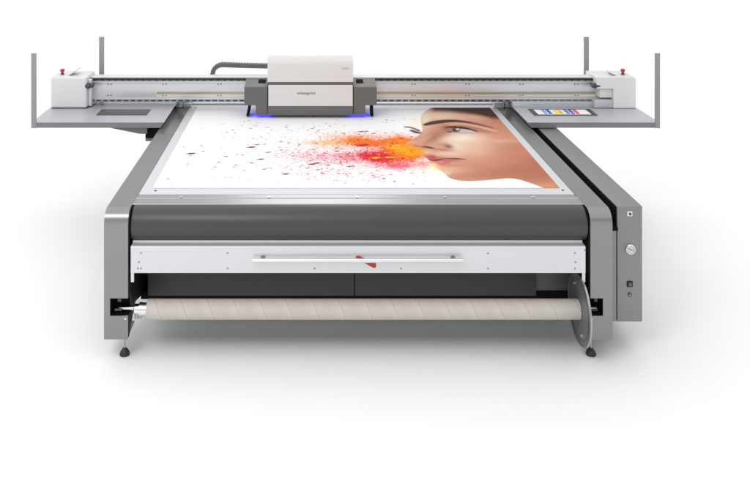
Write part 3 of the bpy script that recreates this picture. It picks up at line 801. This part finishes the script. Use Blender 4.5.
    fo(0.6*gauss(452,165.5,13,1.4), (200,134,106)); fo(0.85*gauss(433,164.6,4.5,1.8), (255,232,158)); fo(0.6*gauss(447,173.0,4,2.2),(255,228,166)); fo(0.6*gauss(427,152,4,2),(250,214,176))
    fo(0.35*sp*gauss(432,164,9,3), (240,120,110))
    # hair at the top
    hd = 110.5 + np.clip((ax-440)/52,0,1)**1.6*7.0
    fo(np.clip((hd+0.4-ay)/3.6+0.5,0,1)*np.clip((ax-429)/6,0,1)*0.95, (40,28,26)); fo(0.75*gauss(494,115,9,5,0.5), (90,58,48)); fo(0.35*gauss(470,112,25,2.2),(120,84,68))
    nn = (noise(9,6,4,21)-0.5)*0.10; F_ *= 0.87*(1+nn)[...,None]*np.array([1.0,1.0,1.07])
    e = edge[...,None]; C[:] = base*(1-e)+F_*e
    # the far brow and eye, outside the profile line
    def stroke2(pts, w, col, a=1.0, soft=1.2):
        d_ = seg_d(smooth(pts)); over(np.clip((w-d_)/soft+0.5,0,1)*a, col)
    over(0.55*gauss(415,121,6,4.5), (255,240,190)); over(0.45*gauss(415,132,6,3), (250,222,200))
    stroke2([(405.8,127.0),(410,127.3),(415.5,129.0),(419,130.6)], 1.5, (110,82,78), 0.9)
    over(0.85*gauss(416,131.8,5,1.7,0.2), (146,96,84)); stroke2([(411.5,130.4),(416,132.2),(420,132.8)], 1.7, (76,46,44), 0.9)
    over(0.5*gauss(420,168.5,10,2.0,0.4), (255,238,190)); over(0.7*gauss(432,165.5,6,2.2,0.4), (253,232,170))
    over(0.5*gauss(409,146,6,2.4)*sp, (250,170,60)); over(0.5*gauss(420,152,6,4)*sp, (248,150,60))
    cloud(0.7*gauss(410,145,6,3)+0.5*gauss(417,149.5,6,2.5), (250,150,40), 1.0)
    cloud(0.55*gauss(425,163,8,3), (244,120,110), 1.0)
    cloud(0.5*gauss(436,169,8,3), (255,226,140), 1.0)
    C2 = np.clip(C*0.90,0,1)
    # mesh
    verts = np.stack([XX,YY,np.zeros_like(XX)],-1).reshape(-1,3)
    ox, oy = (sx0+sx1)/2, (sy0+sy1)/2
    verts[:,0]-=ox; verts[:,1]-=oy; verts[:,2]=0.0012
    idx = np.arange(NX*NY).reshape(NY,NX)
    q = np.stack([idx[:-1,:-1],idx[:-1,1:],idx[1:,1:],idx[1:,:-1]],-1).reshape(-1,4)
    me = bpy.data.meshes.new('printed_sheet')
    me.vertices.add(len(verts)); me.vertices.foreach_set('co', verts.astype(np.float32).ravel())
    me.loops.add(q.size); me.loops.foreach_set('vertex_index', q.astype(np.int32).ravel())
    me.polygons.add(len(q)); me.polygons.foreach_set('loop_start', (np.arange(len(q))*4).astype(np.int32))
    me.update(calc_edges=True)
    ca = me.color_attributes.new('artwork','FLOAT_COLOR','POINT')
    rgba = np.ones((NX*NY,4),np.float32); rgba[:,:3]=C2.reshape(-1,3)
    ca.data.foreach_set('color', rgba.ravel())
    m = bpy.data.materials.new('printed_sheet'); m.use_nodes = True; nt = m.node_tree; b = nt.nodes['Principled BSDF']
    at = nt.nodes.new('ShaderNodeVertexColor'); at.layer_name='artwork'; nt.links.new(at.outputs['Color'], b.inputs['Base Color'])
    b.inputs['Roughness'].default_value = 0.7; b.inputs['Specular IOR Level'].default_value = 0.08
    me.materials.append(m)
    o = bpy.data.objects.new('printed_sheet', me); COL.objects.link(o); o.location = (ox, oy, HT-0.001)
    tag(o, 'white printed sheet of a woman\'s face and orange powder, flat on the table', 'print')
sheet()

# ------------------------------------------------------------------ light: a white studio, brightest overhead
w = bpy.data.worlds.new('World'); scene.world = w; w.use_nodes = True
nt = w.node_tree; bg = nt.nodes['Background']
tc = nt.nodes.new('ShaderNodeTexCoord'); sp = nt.nodes.new('ShaderNodeSeparateXYZ'); nt.links.new(tc.outputs['Generated'], sp.inputs[0])
rp = nt.nodes.new('ShaderNodeValToRGB'); nt.links.new(sp.outputs['Z'], rp.inputs[0])
e = rp.color_ramp.elements
e[0].position = 0.0; e[0].color = (0.62,0.62,0.63,1)
e[1].position = 1.0; e[1].color = (1.0,1.0,1.0,1)
x = e.new(0.30); x.color = (0.55,0.55,0.56,1)
x = e.new(0.65); x.color = (0.95,0.95,0.95,1)
# the left side of the studio is brighter than the right
mr = nt.nodes.new('ShaderNodeMapRange'); nt.links.new(sp.outputs['X'], mr.inputs['Value'])
mr.inputs['From Min'].default_value = -1; mr.inputs['From Max'].default_value = 1
mr.inputs['To Min'].default_value = 1.22; mr.inputs['To Max'].default_value = 0.80
mm = nt.nodes.new('ShaderNodeVectorMath'); mm.operation = 'SCALE'
nt.links.new(rp.outputs[0], mm.inputs[0]); nt.links.new(mr.outputs[0], mm.inputs['Scale'])
nt.links.new(mm.outputs[0], bg.inputs['Color']); bg.inputs['Strength'].default_value = 1.30

def softbox(name, loc, target, sx, sy, energy):
    l = bpy.data.lights.new(name,'AREA'); l.shape='RECTANGLE'; l.size=sx; l.size_y=sy; l.energy=energy
    o = bpy.data.objects.new(name, l); COL.objects.link(o); o.location = loc
    o.rotation_euler = (Vector(target)-Vector(loc)).to_track_quat('-Z','Y').to_euler()
softbox('overhead_softbox', (-2.9,1.3,6.2), (-1.3,5.6,1.0), 2.8, 2.3, 115)
softbox('rear_softbox', (0.1,14,4.2), (0.2,6.0,1.0), 2.6, 1.8, 36)

# ------------------------------------------------------------------ camera
cam = bpy.data.cameras.new('camera'); co = bpy.data.objects.new('camera', cam); COL.objects.link(co)
co.location = (0,0,EYE); co.rotation_euler = (PI/2,0,0)
cam.sensor_width = 36; cam.lens = 36*F/750; cam.shift_x = 64/750; cam.shift_y = -348/750
cam.clip_start = 0.05; cam.clip_end = 500
scene.camera = co
scene.view_settings.view_transform = 'Standard'; scene.view_settings.look = 'None'
scene.view_settings.exposure = 0; scene.view_settings.gamma = 1
scene.render.engine = 'CYCLES'; scene.cycles.use_denoising = True
